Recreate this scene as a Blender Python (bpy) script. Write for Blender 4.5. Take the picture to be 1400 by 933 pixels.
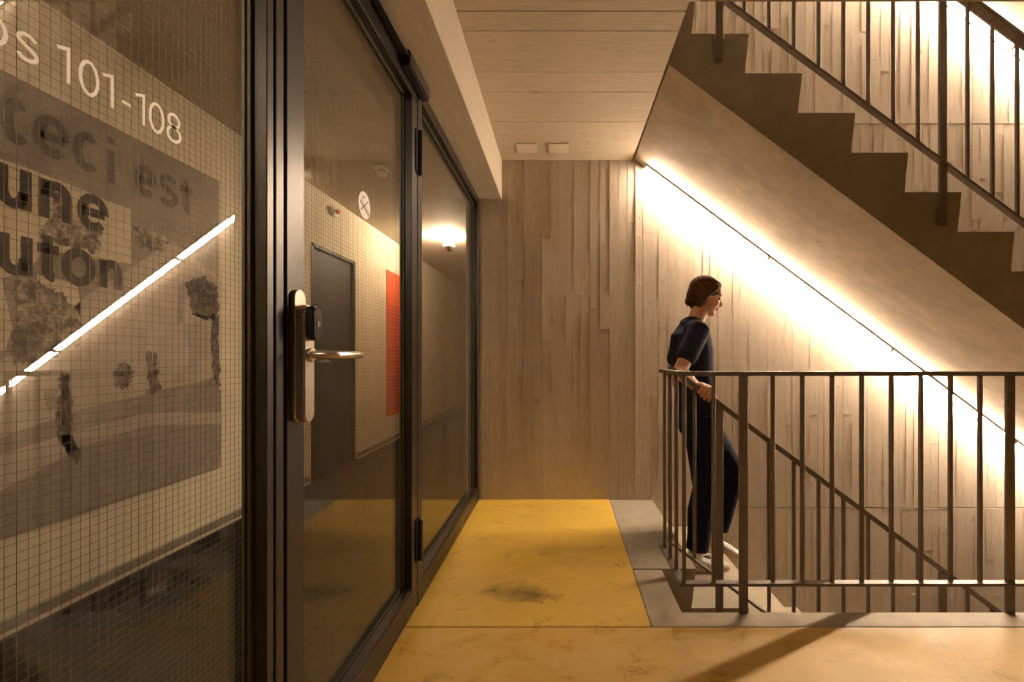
import bpy, bmesh, math, random
from mathutils import Vector, Matrix, Quaternion
random.seed(7)
for o in list(bpy.data.objects): bpy.data.objects.remove(o, do_unlink=True)
S = bpy.context.scene
COL = S.collection
PI = math.pi

# ------------------------------------------------------------------ camera, light level
F = 622.0; CX, CY = 768.0, 487.0; EYE = 1.08          # photo focal length in px, vanishing point, eye height
cam = bpy.data.cameras.new('camera'); cam_o = bpy.data.objects.new('camera', cam); COL.objects.link(cam_o)
cam.sensor_width = 36.0; cam.lens = F / 1400 * 36; cam.clip_start = 0.02
cam.shift_x = (700 - CX) / 1400; cam.shift_y = (CY - 466.5) / 1400
cam_o.location = (0, 0, EYE); cam_o.rotation_euler = (PI / 2, 0, 0)
S.camera = cam_o
w = bpy.data.worlds.new('world'); S.world = w; w.use_nodes = True
w.node_tree.nodes['Background'].inputs[0].default_value = (0.02, 0.015, 0.01, 1)
w.node_tree.nodes['Background'].inputs[1].default_value = 0.2
S.view_settings.view_transform = 'Standard'; S.view_settings.look = 'None'
S.view_settings.gamma = 1; S.view_settings.use_curve_mapping = False
S.view_settings.exposure = 0.0
LED_POWER = 310.0; LED_COL = (1.0, 0.765, 0.54)
BULB_POWER = 1350.0; BULB_COL = (1.0, 0.78, 0.56)

# ------------------------------------------------------------------ layout numbers (metres)
YW = 3.42            # face of the board marked back wall
H = 2.919            # storey height
CEIL = 2.5525        # underside of the slab
XE = 0.53            # edge of slab at the flight
YS = 2.31            # near face of the stair flights
YR = 1.908           # guard railing
XG = -0.658          # wired glass plane
XF = -0.62           # front face of the steel frames
XB_ = -0.668          # back of the steel frames
XC = -2.15           # corridor wall
XMAX = 5.2; YMIN = -1.3

# ------------------------------------------------------------------ materials
def mk(name):
    m = bpy.data.materials.new(name); m.use_nodes = True
    nt = m.node_tree; b = nt.nodes['Principled BSDF']
    return m, nt, b
def N(nt, t, **kw):
    n = nt.nodes.new(t)
    for k, v in kw.items():
        if k in n.inputs: n.inputs[k].default_value = v
        else: setattr(n, k, v)
    return n
def coords(nt, scale=(1, 1, 1), src='Object', loc=(0, 0, 0)):
    tc = N(nt, 'ShaderNodeTexCoord'); mp = N(nt, 'ShaderNodeMapping')
    mp.inputs['Scale'].default_value = scale; mp.inputs['Location'].default_value = loc
    nt.links.new(tc.outputs[src], mp.inputs[0]); return mp.outputs[0]
def ramp(nt, fac, stops):
    r = N(nt, 'ShaderNodeValToRGB'); e = r.color_ramp.elements
    e[0].position, e[0].color = stops[0][0], (*stops[0][1], 1)
    e[1].position, e[1].color = stops[1][0], (*stops[1][1], 1)
    for p, c in stops[2:]:
        x = e.new(p); x.color = (*c, 1)
    nt.links.new(fac, r.inputs[0]); return r.outputs[0]
def noise(nt, vec, scale, detail=4, rough=0.55, dist=0.0):
    n = N(nt, 'ShaderNodeTexNoise', Scale=scale, Detail=detail, Roughness=rough, Distortion=dist)
    nt.links.new(vec, n.inputs['Vector']); return n.outputs[0]
def math_(nt, op, a, b=None):
    n = N(nt, 'ShaderNodeMath'); n.operation = op
    for i, v in enumerate((a, b)):
        if v is None: continue
        if isinstance(v, (int, float)): n.inputs[i].default_value = v
        else: nt.links.new(v, n.inputs[i])
    return n.outputs[0]
def mix(nt, fac, a, b, mode='MIX'):
    n = N(nt, 'ShaderNodeMix'); n.data_type = 'RGBA'; n.blend_type = mode
    for sock, v in ((n.inputs[0], fac), (n.inputs[6], a), (n.inputs[7], b)):
        if isinstance(v, (int, float)): sock.default_value = v
        elif isinstance(v, tuple): sock.default_value = (*v, 1)
        else: nt.links.new(v, sock)
    return n.outputs[2]
def bump(nt, b, h, strength, dist):
    n = N(nt, 'ShaderNodeBump'); n.inputs['Strength'].default_value = strength; n.inputs['Distance'].default_value = dist
    nt.links.new(h, n.inputs['Height']); nt.links.new(n.outputs[0], b.inputs['Normal'])

def concrete(name, c, grain=(1, 1, 1), var=0.18, rough=0.75, bstr=0.5, bdist=0.002, pits=0.0, spec=0.3):
    m, nt, b = mk(name)
    g = coords(nt, grain); o = coords(nt)
    big = noise(nt, o, 2.3, 4, 0.6); fine = noise(nt, g, 9.0, 6, 0.62)
    dk = tuple(x * (1 - var) for x in c); lt = tuple(min(1, x * (1 + var)) for x in c)
    col = ramp(nt, big, [(0.25, dk), (0.75, lt)])
    gr = ramp(nt, fine, [(0.3, (0.86,) * 3), (0.7, (1.08,) * 3)])
    col = mix(nt, 1.0, col, gr, 'MULTIPLY')
    if pits:
        v = N(nt, 'ShaderNodeTexVoronoi', Scale=26.0); nt.links.new(o, v.inputs['Vector'])
        sp = ramp(nt, v.outputs['Distance'], [(0.03, (0.45, 0.42, 0.4)), (0.09, (1, 1, 1))])
        gate = ramp(nt, noise(nt, o, 3.1, 2), [(0.52, (0, 0, 0)), (0.6, (1, 1, 1))])
        col = mix(nt, math_(nt, 'MULTIPLY', gate, pits), col, mix(nt, 1.0, col, sp, 'MULTIPLY'))
    nt.links.new(col, b.inputs['Base Color'])
    b.inputs['Roughness'].default_value = rough; b.inputs['Specular IOR Level'].default_value = spec
    bump(nt, b, fine, bstr, bdist)
    return m
def board_concrete(name, c, axis):
    """board marked concrete: wood grain along one axis, knots, and a tone of its own for each board"""
    g = {'z': (9, 9, 0.55), 'x': (0.55, 9, 9), 'y': (9, 0.55, 9)}[axis]
    m, nt, b = mk(name)
    gv = coords(nt, g); o = coords(nt)
    gr = noise(nt, gv, 7.0, 6, 0.6, 0.4); big = noise(nt, o, 1.4, 3, 0.6)
    rnd = N(nt, 'ShaderNodeObjectInfo').outputs['Random']
    tone = math_(nt, 'ADD', math_(nt, 'MULTIPLY', rnd, 0.10), 0.95)
    col = ramp(nt, big, [(0.25, tuple(x * 0.92 for x in c)), (0.75, tuple(x * 1.07 for x in c))])
    col = mix(nt, 1.0, col, ramp(nt, gr, [(0.3, (0.93, 0.925, 0.92)), (0.7, (1.035,) * 3)]), 'MULTIPLY')
    g2 = noise(nt, gv, 24.0, 3, 0.6)
    col = mix(nt, 1.0, col, ramp(nt, g2, [(0.36, (0.90, 0.89, 0.88)), (0.60, (1.03,) * 3)]), 'MULTIPLY')
    v2 = N(nt, 'ShaderNodeTexVoronoi', Scale=13.0); nt.links.new(coords(nt, {'z': (1, 1, 0.7), 'x': (0.6, 1, 1), 'y': (1, 0.6, 1)}[axis], loc=(3.3, 1.7, 0.9)), v2.inputs['Vector'])
    gt2 = ramp(nt, noise(nt, o, 3.3, 2), [(0.55, (0, 0, 0)), (0.62, (1, 1, 1))])
    col = mix(nt, math_(nt, 'MULTIPLY', gt2, 0.8), col, mix(nt, 1.0, col, ramp(nt, v2.outputs['Distance'], [(0.05, (0.5, 0.42, 0.36)), (0.11, (1, 1, 1))]), 'MULTIPLY'))
    cmb = N(nt, 'ShaderNodeCombineColor')
    for i in range(3): nt.links.new(tone, cmb.inputs[i])
    col = mix(nt, 1.0, col, cmb.outputs[0], 'MULTIPLY')
    kv = coords(nt, {'z': (1, 1, 0.6), 'x': (0.5, 1, 1), 'y': (1, 0.5, 1)}[axis])
    v = N(nt, 'ShaderNodeTexVoronoi', Scale=5.0); nt.links.new(kv, v.inputs['Vector'])
    kn = ramp(nt, v.outputs['Distance'], [(0.05, (0.62, 0.55, 0.5)), (0.11, (1, 1, 1))])
    gate = ramp(nt, noise(nt, o, 1.9, 2), [(0.44, (0, 0, 0)), (0.52, (1, 1, 1))])
    col = mix(nt, math_(nt, 'MULTIPLY', gate, 0.6), col, mix(nt, 1.0, col, kn, 'MULTIPLY'))
    nt.links.new(col, b.inputs['Base Color'])
    b.inputs['Roughness'].default_value = 0.8; b.inputs['Specular IOR Level'].default_value = 0.25
    hh = math_(nt, 'ADD', gr, math_(nt, 'MULTIPLY', noise(nt, o, 22.0, 3), 0.7))
    bump(nt, b, hh, 0.4, 0.0012)
    return m
def plain(name, c, rough=0.5, metal=0.0, spec=0.5, var=0.0, vs=20.0, bstr=0.0, emit=None, estr=0.0):
    m, nt, b = mk(name)
    b.inputs['Base Color'].default_value = (*c, 1); b.inputs['Roughness'].default_value = rough
    b.inputs['Metallic'].default_value = metal; b.inputs['Specular IOR Level'].default_value = spec
    o = coords(nt); n = noise(nt, o, vs, 5, 0.6)
    if var:
        col = ramp(nt, n, [(0.3, tuple(x * (1 - var) for x in c)), (0.7, tuple(min(1, x * (1 + var)) for x in c))])
        nt.links.new(col, b.inputs['Base Color'])
    if bstr: bump(nt, b, n, bstr, 0.001)
    if emit:
        b.inputs['Emission Color'].default_value = (*emit, 1); b.inputs['Emission Strength'].default_value = estr
    return m
def screed(name, c, worn, amount, stain=None):
    """ochre floor coating, scuffed and worn through in streaks"""
    m, nt, b = mk(name)
    o = coords(nt); s = coords(nt, (1, 1.6, 1))
    big = noise(nt, o, 1.7, 5, 0.62, 0.3); mid = noise(nt, s, 6.0, 6, 0.68, 0.6); fine = noise(nt, o, 60.0, 4, 0.7)
    col = ramp(nt, big, [(0.25, tuple(x * 0.8 for x in c)), (0.7, tuple(x * 1.12 for x in c))])
    col = mix(nt, math_(nt, 'MULTIPLY', ramp(nt, mid, [(0.42, (0, 0, 0)), (0.72, (1, 1, 1))]), amount), col, worn)
    scf = math_(nt, 'MULTIPLY', ramp(nt, mid, [(0.30, (1, 1, 1)), (0.45, (0, 0, 0))]), ramp(nt, fine, [(0.4, (0, 0, 0)), (0.6, (1, 1, 1))]))
    col = mix(nt, math_(nt, 'MULTIPLY', scf, 0.75), col, (0.07, 0.045, 0.022))
    if stain:
        for (sx, sy, rx, ry, k) in stain:
            mp = N(nt, 'ShaderNodeMapping'); mp.vector_type = 'POINT'
            tc = N(nt, 'ShaderNodeTexCoord'); nt.links.new(tc.outputs['Object'], mp.inputs[0])
            mp.inputs['Scale'].default_value = (1 / rx, 1 / ry, 0); mp.inputs['Location'].default_value = (-sx / rx, -sy / ry, 0)
            ln = N(nt, 'ShaderNodeVectorMath'); ln.operation = 'LENGTH'; nt.links.new(mp.outputs[0], ln.inputs[0])
            d = math_(nt, 'ADD', ln.outputs['Value'], math_(nt, 'MULTIPLY', math_(nt, 'SUBTRACT', mid, 0.5), 2.2))
            f = ramp(nt, d, [(0.1, (1, 1, 1)), (1.0, (0, 0, 0))])
            col = mix(nt, math_(nt, 'MULTIPLY', f, k), col, (0.035, 0.028, 0.022))
    nt.links.new(col, b.inputs['Base Color'])
    b.inputs['Specular IOR Level'].default_value = 0.4
    r = ramp(nt, mid, [(0.3, (0.42,) * 3), (0.7, (0.6,) * 3)]); nt.links.new(r, b.inputs['Roughness'])
    bump(nt, b, math_(nt, 'ADD', mid, math_(nt, 'MULTIPLY', fine, 0.25)), 0.25, 0.002)
    return m
def glass_mat():
    """thin pane: see-through plus a mirror share by the angle of view, on both faces"""
    m = bpy.data.materials.new('wired_glass'); m.use_nodes = True; nt = m.node_tree; nt.nodes.clear()
    out = N(nt, 'ShaderNodeOutputMaterial'); t = N(nt, 'ShaderNodeBsdfTransparent'); g = N(nt, 'ShaderNodeBsdfGlossy')
    t.inputs[0].default_value = (0.965, 0.965, 0.94, 1); g.inputs['Color'].default_value = (1, 1, 1, 1); g.inputs['Roughness'].default_value = 0.0
    lw = N(nt, 'ShaderNodeLayerWeight'); lw.inputs[0].default_value = 0.5
    p = math_(nt, 'POWER', lw.outputs['Facing'], 5.0); r = math_(nt, 'ADD', math_(nt, 'MULTIPLY', p, 0.96), 0.042)
    mx = N(nt, 'ShaderNodeMixShader'); nt.links.new(r, mx.inputs[0]); nt.links.new(t.outputs[0], mx.inputs[1]); nt.links.new(g.outputs[0], mx.inputs[2])
    nt.links.new(mx.outputs[0], out.inputs[0]); return m
def speckle(name, c1, c2, scale, lo=0.42, hi=0.6):
    m, nt, b = mk(name); n = noise(nt, coords(nt), scale, 6, 0.75, 0.4)
    nt.links.new(ramp(nt, n, [(lo, c1), (hi, c2)]), b.inputs['Base Color']); b.inputs['Roughness'].default_value = 0.9
    b.inputs['Specular IOR Level'].default_value = 0.1
    return m

M = {}
M['wall'] = board_concrete('board_concrete_wall', (0.54, 0.465, 0.38), 'z')
M['ceil'] = board_concrete('board_concrete_ceiling', (0.50, 0.42, 0.315), 'x')
M['beam'] = board_concrete('board_concrete_beam', (0.52, 0.45, 0.355), 'y')
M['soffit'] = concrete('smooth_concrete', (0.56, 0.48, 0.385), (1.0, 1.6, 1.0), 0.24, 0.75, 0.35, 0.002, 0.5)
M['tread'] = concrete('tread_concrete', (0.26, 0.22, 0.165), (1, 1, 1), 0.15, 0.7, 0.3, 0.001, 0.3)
M['kerb'] = concrete('kerb_concrete', (0.31, 0.25, 0.18), (1, 1, 1), 0.24, 0.62, 0.3, 0.001, 0.2)
M['shell'] = concrete('low_bounce_concrete', (0.15, 0.125, 0.10))  # for unseen walls, darkened only to cut the light they bounce back
M['slab'] = concrete('slab_concrete', (0.30, 0.26, 0.21))
M['screed1'] = screed('ochre_coating_landing', (0.585, 0.378, 0.055), (0.52, 0.325, 0.062), 0.6,
                      [(-0.20, 2.08, 0.20, 0.10, 0.75), (-0.02, 2.55, 0.34, 0.10, 0.25)])
M['screed2'] = screed('ochre_coating_hall', (0.53, 0.32, 0.045), (0.56, 0.385, 0.155), 0.8)
M['frame'] = plain('dark_brown_steel', (0.014, 0.010, 0.008), 0.34, 0.0, 0.42, 0.25, 30)
M['bead'] = plain('olive_glazing_seal', (0.05, 0.043, 0.018), 0.45)
M['gasket'] = plain('black_gasket', (0.006, 0.006, 0.007), 0.6)
M['rail'] = plain('brown_grey_painted_steel', (0.115, 0.088, 0.070), 0.45, 0.0, 0.5, 0.15, 40)
M['glass'] = glass_mat()
M['wire'] = plain('mesh_wire', (0.045, 0.038, 0.028), 0.55, 0.3)
M['steel'] = plain('brushed_steel', (0.62, 0.55, 0.48), 0.28, 1.0, 0.5, 0.08, 80)
M['black'] = plain('black_plastic', (0.008, 0.008, 0.009), 0.22)
M['blackm'] = plain('black_metal', (0.007, 0.006, 0.006), 0.4)
M['white'] = plain('white_vinyl', (0.82, 0.80, 0.76), 0.6)
M['ink'] = plain('dark_ink', (0.05, 0.05, 0.055), 0.7)
M['plate'] = plain('cream_plate', (0.60, 0.52, 0.40), 0.6)
M['plaster'] = plain('beige_plaster', (0.60, 0.52, 0.40), 0.85, 0, 0.2, 0.05, 6, 0.1)
M['carpet'] = plain('dark_carpet', (0.012, 0.010, 0.009), 0.95, 0, 0.1, 0.1, 40, 0.0)
M['base1'] = plain('grey_skirting', (0.17, 0.15, 0.12), 0.6)
M['base2'] = plain('pale_skirting_lip', (0.50, 0.40, 0.30), 0.5)
M['cdoor'] = plain('charcoal_door', (0.010, 0.009, 0.008), 0.6, 0, 0.2, 0.2, 8)
M['led'] = plain('led_diffuser', (0.9, 0.9, 0.9), 0.5, emit=LED_COL, estr=LED_POWER)
M['led_upper'] = plain('led_diffuser_upper', (0.9, 0.9, 0.9), 0.5, emit=LED_COL, estr=LED_POWER * 1.35)
M['alu'] = plain('aluminium_profile', (0.55, 0.50, 0.44), 0.4, 1.0)
M['bulb'] = plain('bulb_glass', (0.9, 0.9, 0.85), 0.3, emit=BULB_COL, estr=BULB_POWER)
M['mirror'] = plain('mirrored_crown', (0.75, 0.68, 0.58), 0.08, 1.0)
M['porcelain'] = plain('porcelain', (0.75, 0.72, 0.65), 0.35)
M['detector'] = plain('detector_plastic', (0.70, 0.66, 0.56), 0.45)
M['red_lens'] = plain('red_lens', (0.55, 0.05, 0.03), 0.25)
M['poster'] = speckle('mural_grey', (0.20, 0.165, 0.142), (0.30, 0.248, 0.213), 5.0, 0.3, 0.7)
M['p_dark'] = plain('mural_black_letters', (0.040, 0.033, 0.029), 0.9)
M['p_dim'] = plain('mural_grey_letters', (0.105, 0.085, 0.073), 0.9)
M['p_pale'] = speckle('mural_pale_paper', (0.46, 0.38, 0.28), (0.55, 0.46, 0.35), 8.0, 0.3, 0.7)
M['p_leaf'] = speckle('mural_foliage', (0.07, 0.058, 0.05), (0.50, 0.42, 0.32), 26.0, 0.42, 0.66)
M['p_dleaf'] = speckle('mural_dark_foliage', (0.045, 0.038, 0.033), (0.22, 0.18, 0.155), 34.0, 0.4, 0.65)
M['p_mid'] = speckle('mural_mid_grey', (0.33, 0.275, 0.23), (0.42, 0.35, 0.295), 7.0, 0.3, 0.7)
M['p_road'] = speckle('mural_road', (0.20, 0.168, 0.146), (0.29, 0.242, 0.21), 14.0, 0.3, 0.7)
M['red'] = plain('red_print', (0.62, 0.10, 0.035), 0.8, 0, 0.2, 0.05, 5)
M['dred'] = plain('dark_red_lines', (0.36, 0.035, 0.015), 0.8)
M['skin'] = plain('skin', (0.52, 0.27, 0.16), 0.55, 0, 0.35, 0.06, 14)
M['hair'] = plain('dark_blond_hair', (0.070, 0.036, 0.015), 0.85, 0, 0.08, 0.4, 60, 0.5)
M['shirt'] = plain('navy_cotton', (0.018, 0.020, 0.038), 0.9, 0, 0.1, 0.2, 30, 0.2)
M['jeans'] = plain('dark_denim', (0.008, 0.010, 0.020), 0.9, 0, 0.1, 0.3, 60, 0.3)
M['shoe'] = plain('pale_shoe_fabric', (0.42, 0.42, 0.37), 0.7, 0, 0.3, 0.2, 40)
M['shoe_y'] = plain('yellow_shoe_panel', (0.62, 0.52, 0.10), 0.6)
M['sole'] = plain('gum_sole', (0.50, 0.33, 0.18), 0.7)
M['eye'] = plain('eye', (0.03, 0.02, 0.015), 0.2)
M['lip'] = plain('lips', (0.40, 0.14, 0.10), 0.5)

# ------------------------------------------------------------------ mesh helpers
class MB:
    def __init__(s): s.v = []; s.f = []
    def add(s, vs, fs):
        k = len(s.v); s.v += [tuple(p) for p in vs]; s.f += [tuple(i + k for i in q) for q in fs]; return s
    def box(s, x0, x1, y0, y1, z0, z1):
        return s.add([(x0, y0, z0), (x1, y0, z0), (x1, y1, z0), (x0, y1, z0), (x0, y0, z1), (x1, y0, z1), (x1, y1, z1), (x0, y1, z1)],
                     [(0, 3, 2, 1), (4, 5, 6, 7), (0, 1, 5, 4), (1, 2, 6, 5), (2, 3, 7, 6), (3, 0, 4, 7)])
    def bar(s, p, q, w, h, side=(0, 1, 0)):
        """square ended bar from p to q, w along side, h across"""
        p, q = Vector(p), Vector(q); t = (q - p).normalized(); a = Vector(side); a = (a - t * a.dot(t)).normalized(); b = t.cross(a)
        vs = []
        for c in (p, q):
            for i, j in ((-1, -1), (1, -1), (1, 1), (-1, 1)): vs.append(c + a * (w / 2 * i) + b * (h / 2 * j))
        return s.add(vs, [(3, 2, 1, 0), (4, 5, 6, 7), (0, 1, 5, 4), (1, 2, 6, 5), (2, 3, 7, 6), (3, 0, 4, 7)])
    def prism(s, poly, axis, a, b):
        """polygon in the other two axes, drawn out along axis from a to b"""
        n = len(poly); i = 'xyz'.index(axis)
        def P(u, c): l = list(u); l.insert(i, c); return tuple(l)
        s.add([P(u, a) for u in poly] + [P(u, b) for u in poly],
              [tuple(range(n))[::-1], tuple(range(n, 2 * n))] + [(k, (k + 1) % n, n + (k + 1) % n, n + k) for k in range(n)])
        return s
    def cyl(s, p, q, r, n=14, r2=None):
        p, q = Vector(p), Vector(q); t = (q - p).normalized(); a = t.orthogonal().normalized(); b = t.cross(a); r2 = r if r2 is None else r2
        vs = [c + (a * math.cos(2 * PI * k / n) + b * math.sin(2 * PI * k / n)) * rr for c, rr in ((p, r), (q, r2)) for k in range(n)]
        return s.add(vs, [tuple(range(n))[::-1], tuple(range(n, 2 * n))] + [(k, (k + 1) % n, n + (k + 1) % n, n + k) for k in range(n)])
    def loft(s, pts, rad, n=16, up=(0, 1, 0), caps=True):
        """closed tube through pts; rad entries are r or (r across, r along up); rounded ends"""
        pts = [Vector(p) for p in pts]; rad = [(r, r) if isinstance(r, (int, float)) else r for r in rad]
        T = [(pts[min(i + 1, len(pts) - 1)] - pts[max(i - 1, 0)]).normalized() for i in range(len(pts))]
        if caps:
            P, R, TT = [], [], []
            for ang in (80, 50, 25):
                a = math.radians(ang); m = min(rad[0]); P.append(pts[0] - T[0] * m * math.sin(a)); R.append((rad[0][0] * math.cos(a), rad[0][1] * math.cos(a))); TT.append(T[0])
            P += pts; R += rad; TT += T
            for ang in (25, 50, 80):
                a = math.radians(ang); m = min(rad[-1]); P.append(pts[-1] + T[-1] * m * math.sin(a)); R.append((rad[-1][0] * math.cos(a), rad[-1][1] * math.cos(a))); TT.append(T[-1])
        else: P, R, TT = pts, rad, T
        vs = []
        for c, (ra, rb), t in zip(P, R, TT):
            u = Vector(up); u = u - t * u.dot(t)
            u = u.normalized() if u.length > 1e-4 else t.orthogonal().normalized()
            v = t.cross(u)
            for k in range(n):
                an = 2 * PI * k / n; vs.append(c + v * (ra * math.cos(an)) + u * (rb * math.sin(an)))
        m = len(P); fs = [tuple(range(n))[::-1], tuple(range((m - 1) * n, m * n))]
        for i in range(m - 1):
            for k in range(n): fs.append((i * n + k, i * n + (k + 1) % n, (i + 1) * n + (k + 1) % n, (i + 1) * n + k))
        return s.add(vs, fs)
    def ball(s, c, r, n=16, m=10, rot=None):
        rx, ry, rz = (r, r, r) if isinstance(r, (int, float)) else r
        vs = []; c = Vector(c)
        for i in range(1, m):
            th = PI * i / m
            for k in range(n):
                ph = 2 * PI * k / n; p = Vector((rx * math.sin(th) * math.cos(ph), ry * math.sin(th) * math.sin(ph), rz * math.cos(th)))
                if rot: p = rot @ p
                vs.append(c + p)
        tp = Vector((0, 0, rz)); bt = Vector((0, 0, -rz))
        if rot: tp, bt = rot @ tp, rot @ bt
        vs += [c + tp, c + bt]; T = len(vs) - 2; fs = []
        for i in range(m - 2):
            for k in range(n): fs.append((i * n + k, (i + 1) * n + k, (i + 1) * n + (k + 1) % n, i * n + (k + 1) % n))
        for k in range(n):
            fs.append((T, k, (k + 1) % n)); fs.append((T + 1, (m - 2) * n + (k + 1) % n, (m - 2) * n + k))
        return s.add(vs, fs)
    def lathe(s, prof, c=(0, 0, 0), n=28):
        """profile of (radius, z) turned about the vertical through c, ends closed"""
        vs = [(c[0] + r * math.cos(2 * PI * k / n), c[1] + r * math.sin(2 * PI * k / n), c[2] + z) for r, z in prof for k in range(n)]
        m = len(prof); fs = [tuple(range(n))[::-1], tuple(range((m - 1) * n, m * n))]
        for i in range(m - 1):
            for k in range(n): fs.append((i * n + k, i * n + (k + 1) % n, (i + 1) * n + (k + 1) % n, (i + 1) * n + k))
        return s.add(vs, fs)
    def mesh(s, name, bevel=0.0, seg=1):
        me = bpy.data.meshes.new(name); me.from_pydata(s.v, [], s.f)
        bm = bmesh.new(); bm.from_mesh(me); bmesh.ops.recalc_face_normals(bm, faces=bm.faces)
        if bevel: bmesh.ops.bevel(bm, geom=list(bm.edges), offset=bevel, segments=seg, affect='EDGES', clamp_overlap=True)
        bm.to_mesh(me); bm.free(); return me
    def build(s, name, mat, parent=None, bevel=0.0, seg=1, smooth=False):
        me = s.mesh(name, bevel, seg); me.materials.append(M[mat])
        if smooth:
            for p in me.polygons: p.use_smooth = True
        o = bpy.data.objects.new(name, me); COL.objects.link(o)
        if parent: attach(o, parent)
        return o
def attach(o, parent):
    """parts are written in room coordinates; keep them there under a parent that may stand elsewhere"""
    o.parent = parent
    off = Vector(parent.location)
    if parent.parent: off = off + Vector(parent.parent.location)
    o.location = Vector(o.location) - world_loc(parent)
def world_loc(o):
    v = Vector(o.location)
    return v + world_loc(o.parent) if o.parent else v
def thing(name, label, cat, loc=(0, 0, 0), group=None, kind=None):
    o = bpy.data.objects.new(name, None); COL.objects.link(o); o.location = loc; o.empty_display_size = 0.1
    return tag(o, label, cat, group, kind)
def tag(o, label=None, cat=None, group=None, kind=None):
    if label: o['label'] = label
    if cat: o['category'] = cat
    if group: o['group'] = group
    if kind: o['kind'] = kind
    return o
def copy_tree(o, parent=None, dz=0.0):
    c = o.copy(); COL.objects.link(c); c.parent = parent
    if parent is None: c.location.z += dz
    for ch in [x for x in o.children]: copy_tree(ch, c)
    return c

# ================================================================== THE SETTING
# floor: slab, two coated panels with a joint between them, concrete kerb around the stair opening
fl = MB().box(-0.72, 0.36, 1.812, YW, -0.3665, -0.006).box(-0.72, XMAX, YMIN, 1.812, -0.3665, -0.006)
fl.box(0.36, XE, YS + 0.005, YW, -0.3665, -0.175)
floor = tag(fl.build('floor', 'slab'), 'ochre coated concrete floor of the stair landing with kerbs', 'floor', kind='structure')
MB().box(XB_, 0.3565, 1.8165, YW, -0.006, 0).build('floor_panel', 'screed1', floor)
MB().box(XB_, XMAX, YMIN, 1.8085, -0.006, 0).build('floor_panel', 'screed2', floor)
k = MB().prism([(0.36, 1.812), (XMAX, 1.812), (XMAX, 1.915), (0.505, 1.915), (0.505, 2.295), (0.36, 2.295)], 'z', -0.3665, 0.001)
k.build('kerb', 'kerb', floor, 0.002)

# ceiling: slab with each formwork board cast into it, and the downstand beam over the glazing
ce = MB().box(-0.72, XE, YMIN, YW, CEIL + 0.006, H - 0.175).box(XE, XMAX, YMIN, 1.89, CEIL + 0.006, H - 0.01)
ceiling = tag(ce.build('ceiling', 'slab'), 'board marked concrete ceiling with knots and joint lines', 'ceiling', kind='structure')
edges = [YMIN, -1.06, -0.8, -0.58, -0.33, -0.12, 0.11, 0.36, 0.58, 0.82, 1.05, 1.24, 1.45, 1.62, 1.76, 1.89, 1.943, 2.06, 2.2, 2.36, 2.537, 2.70, 2.86, 3.02, 3.2, 3.32, YW]
for a, b in zip(edges[:-1], edges[1:]):
    x1 = XMAX if b <= 1.891 else XE
    off = random.uniform(0, 0.0008); gp = 0.0042 if round(b, 3) in (1.05, 1.943, 2.06, 0.11) else (0.0026 if round(b, 3) in (2.36, 2.537, 2.86, 1.45, 0.58) else 0.0006)
    MB().box(-0.45, x1, a, b - gp, CEIL - off, CEIL + 0.008).build('board', 'ceil', ceiling)
MB().box(-0.72, -0.45, YMIN, YW, 2.262, CEIL + 0.008).build('beam', 'beam', ceiling, 0.003)

# back wall: cast against narrow upright boards, one strip for each, in three pours
wall_back = tag(MB().box(-0.70, XMAX, YW + 0.006, YW + 0.22, -H - 0.1, 2 * H).build('wall_back', 'slab'),
                'tall concrete wall marked by narrow upright formwork boards', 'wall', kind='structure')
for z0, z1, wmin, wmax in ((-1.6, -0.064, .055, .085), (-0.058, 2.822, .05, .075), (2.829, 2 * H - 0.2, .055, .085)):
    x = -0.66
    while x < 4.0:
        wd = random.uniform(wmin, wmax); mb = MB(); z = z0
        while z < z1 - 0.05:
            ln = random.uniform(0.35, 1.5); ze = z1 if z + ln > z1 - 0.25 else z + ln
            off = random.uniform(0, 0.0006) + (0.0008 if random.random() < 0.12 else 0)
            e = random.uniform(-0.0002, 0.0002)
            xa, xb = x + 0.0001, x + wd - random.choice((0.0002, 0.0004, 0.0008, 0.0013))
            ya, yb = YW - off, YW - max(0, off + e)
            mb.add([(xa, ya, z), (xb, yb, z), (xb, YW + 0.008, z), (xa, YW + 0.008, z), (xa, ya, ze - .001), (xb, yb, ze - .001), (xb, YW + 0.008, ze - .001), (xa, YW + 0.008, ze - .001)],
                   [(0, 3, 2, 1), (4, 5, 6, 7), (0, 1, 5, 4), (1, 2, 6, 5), (2, 3, 7, 6), (3, 0, 4, 7)])
            if random.random() < 0.45:      # grout fin where two boards met
                fa = z + random.uniform(0, 0.3) * (ze - z); fb = ze - random.uniform(0, 0.3) * (ze - z); fw = random.uniform(0.0012, 0.0024)
                mb.box(x + 0.0004, x + fw, YW - off - random.uniform(0.0008, 0.0022), YW + 0.002, fa, fb)
            if random.random() < 0.5:       # lip at a board end
                mb.box(x + 0.002, x + wd * random.uniform(0.5, 0.95), YW - off - random.uniform(0.0008, 0.0018), YW + 0.002, ze - 0.004, ze - 0.0012)
            if random.random() < 0.35:      # knot or nail head
                kx, kz = x + wd * random.uniform(0.25, 0.75), random.uniform(z, ze)
                mb.ball((kx, YW - off + 0.0008, kz), (random.uniform(.004, .009), .0032, random.uniform(.004, .012)), 10, 6)
            z = ze
        mb.build('board', 'wall', wall_back); x += wd
    if x < XMAX: MB().box(x, XMAX, YW, YW + 0.008, z0, z1).build('board', 'wall', wall_back)
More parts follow.
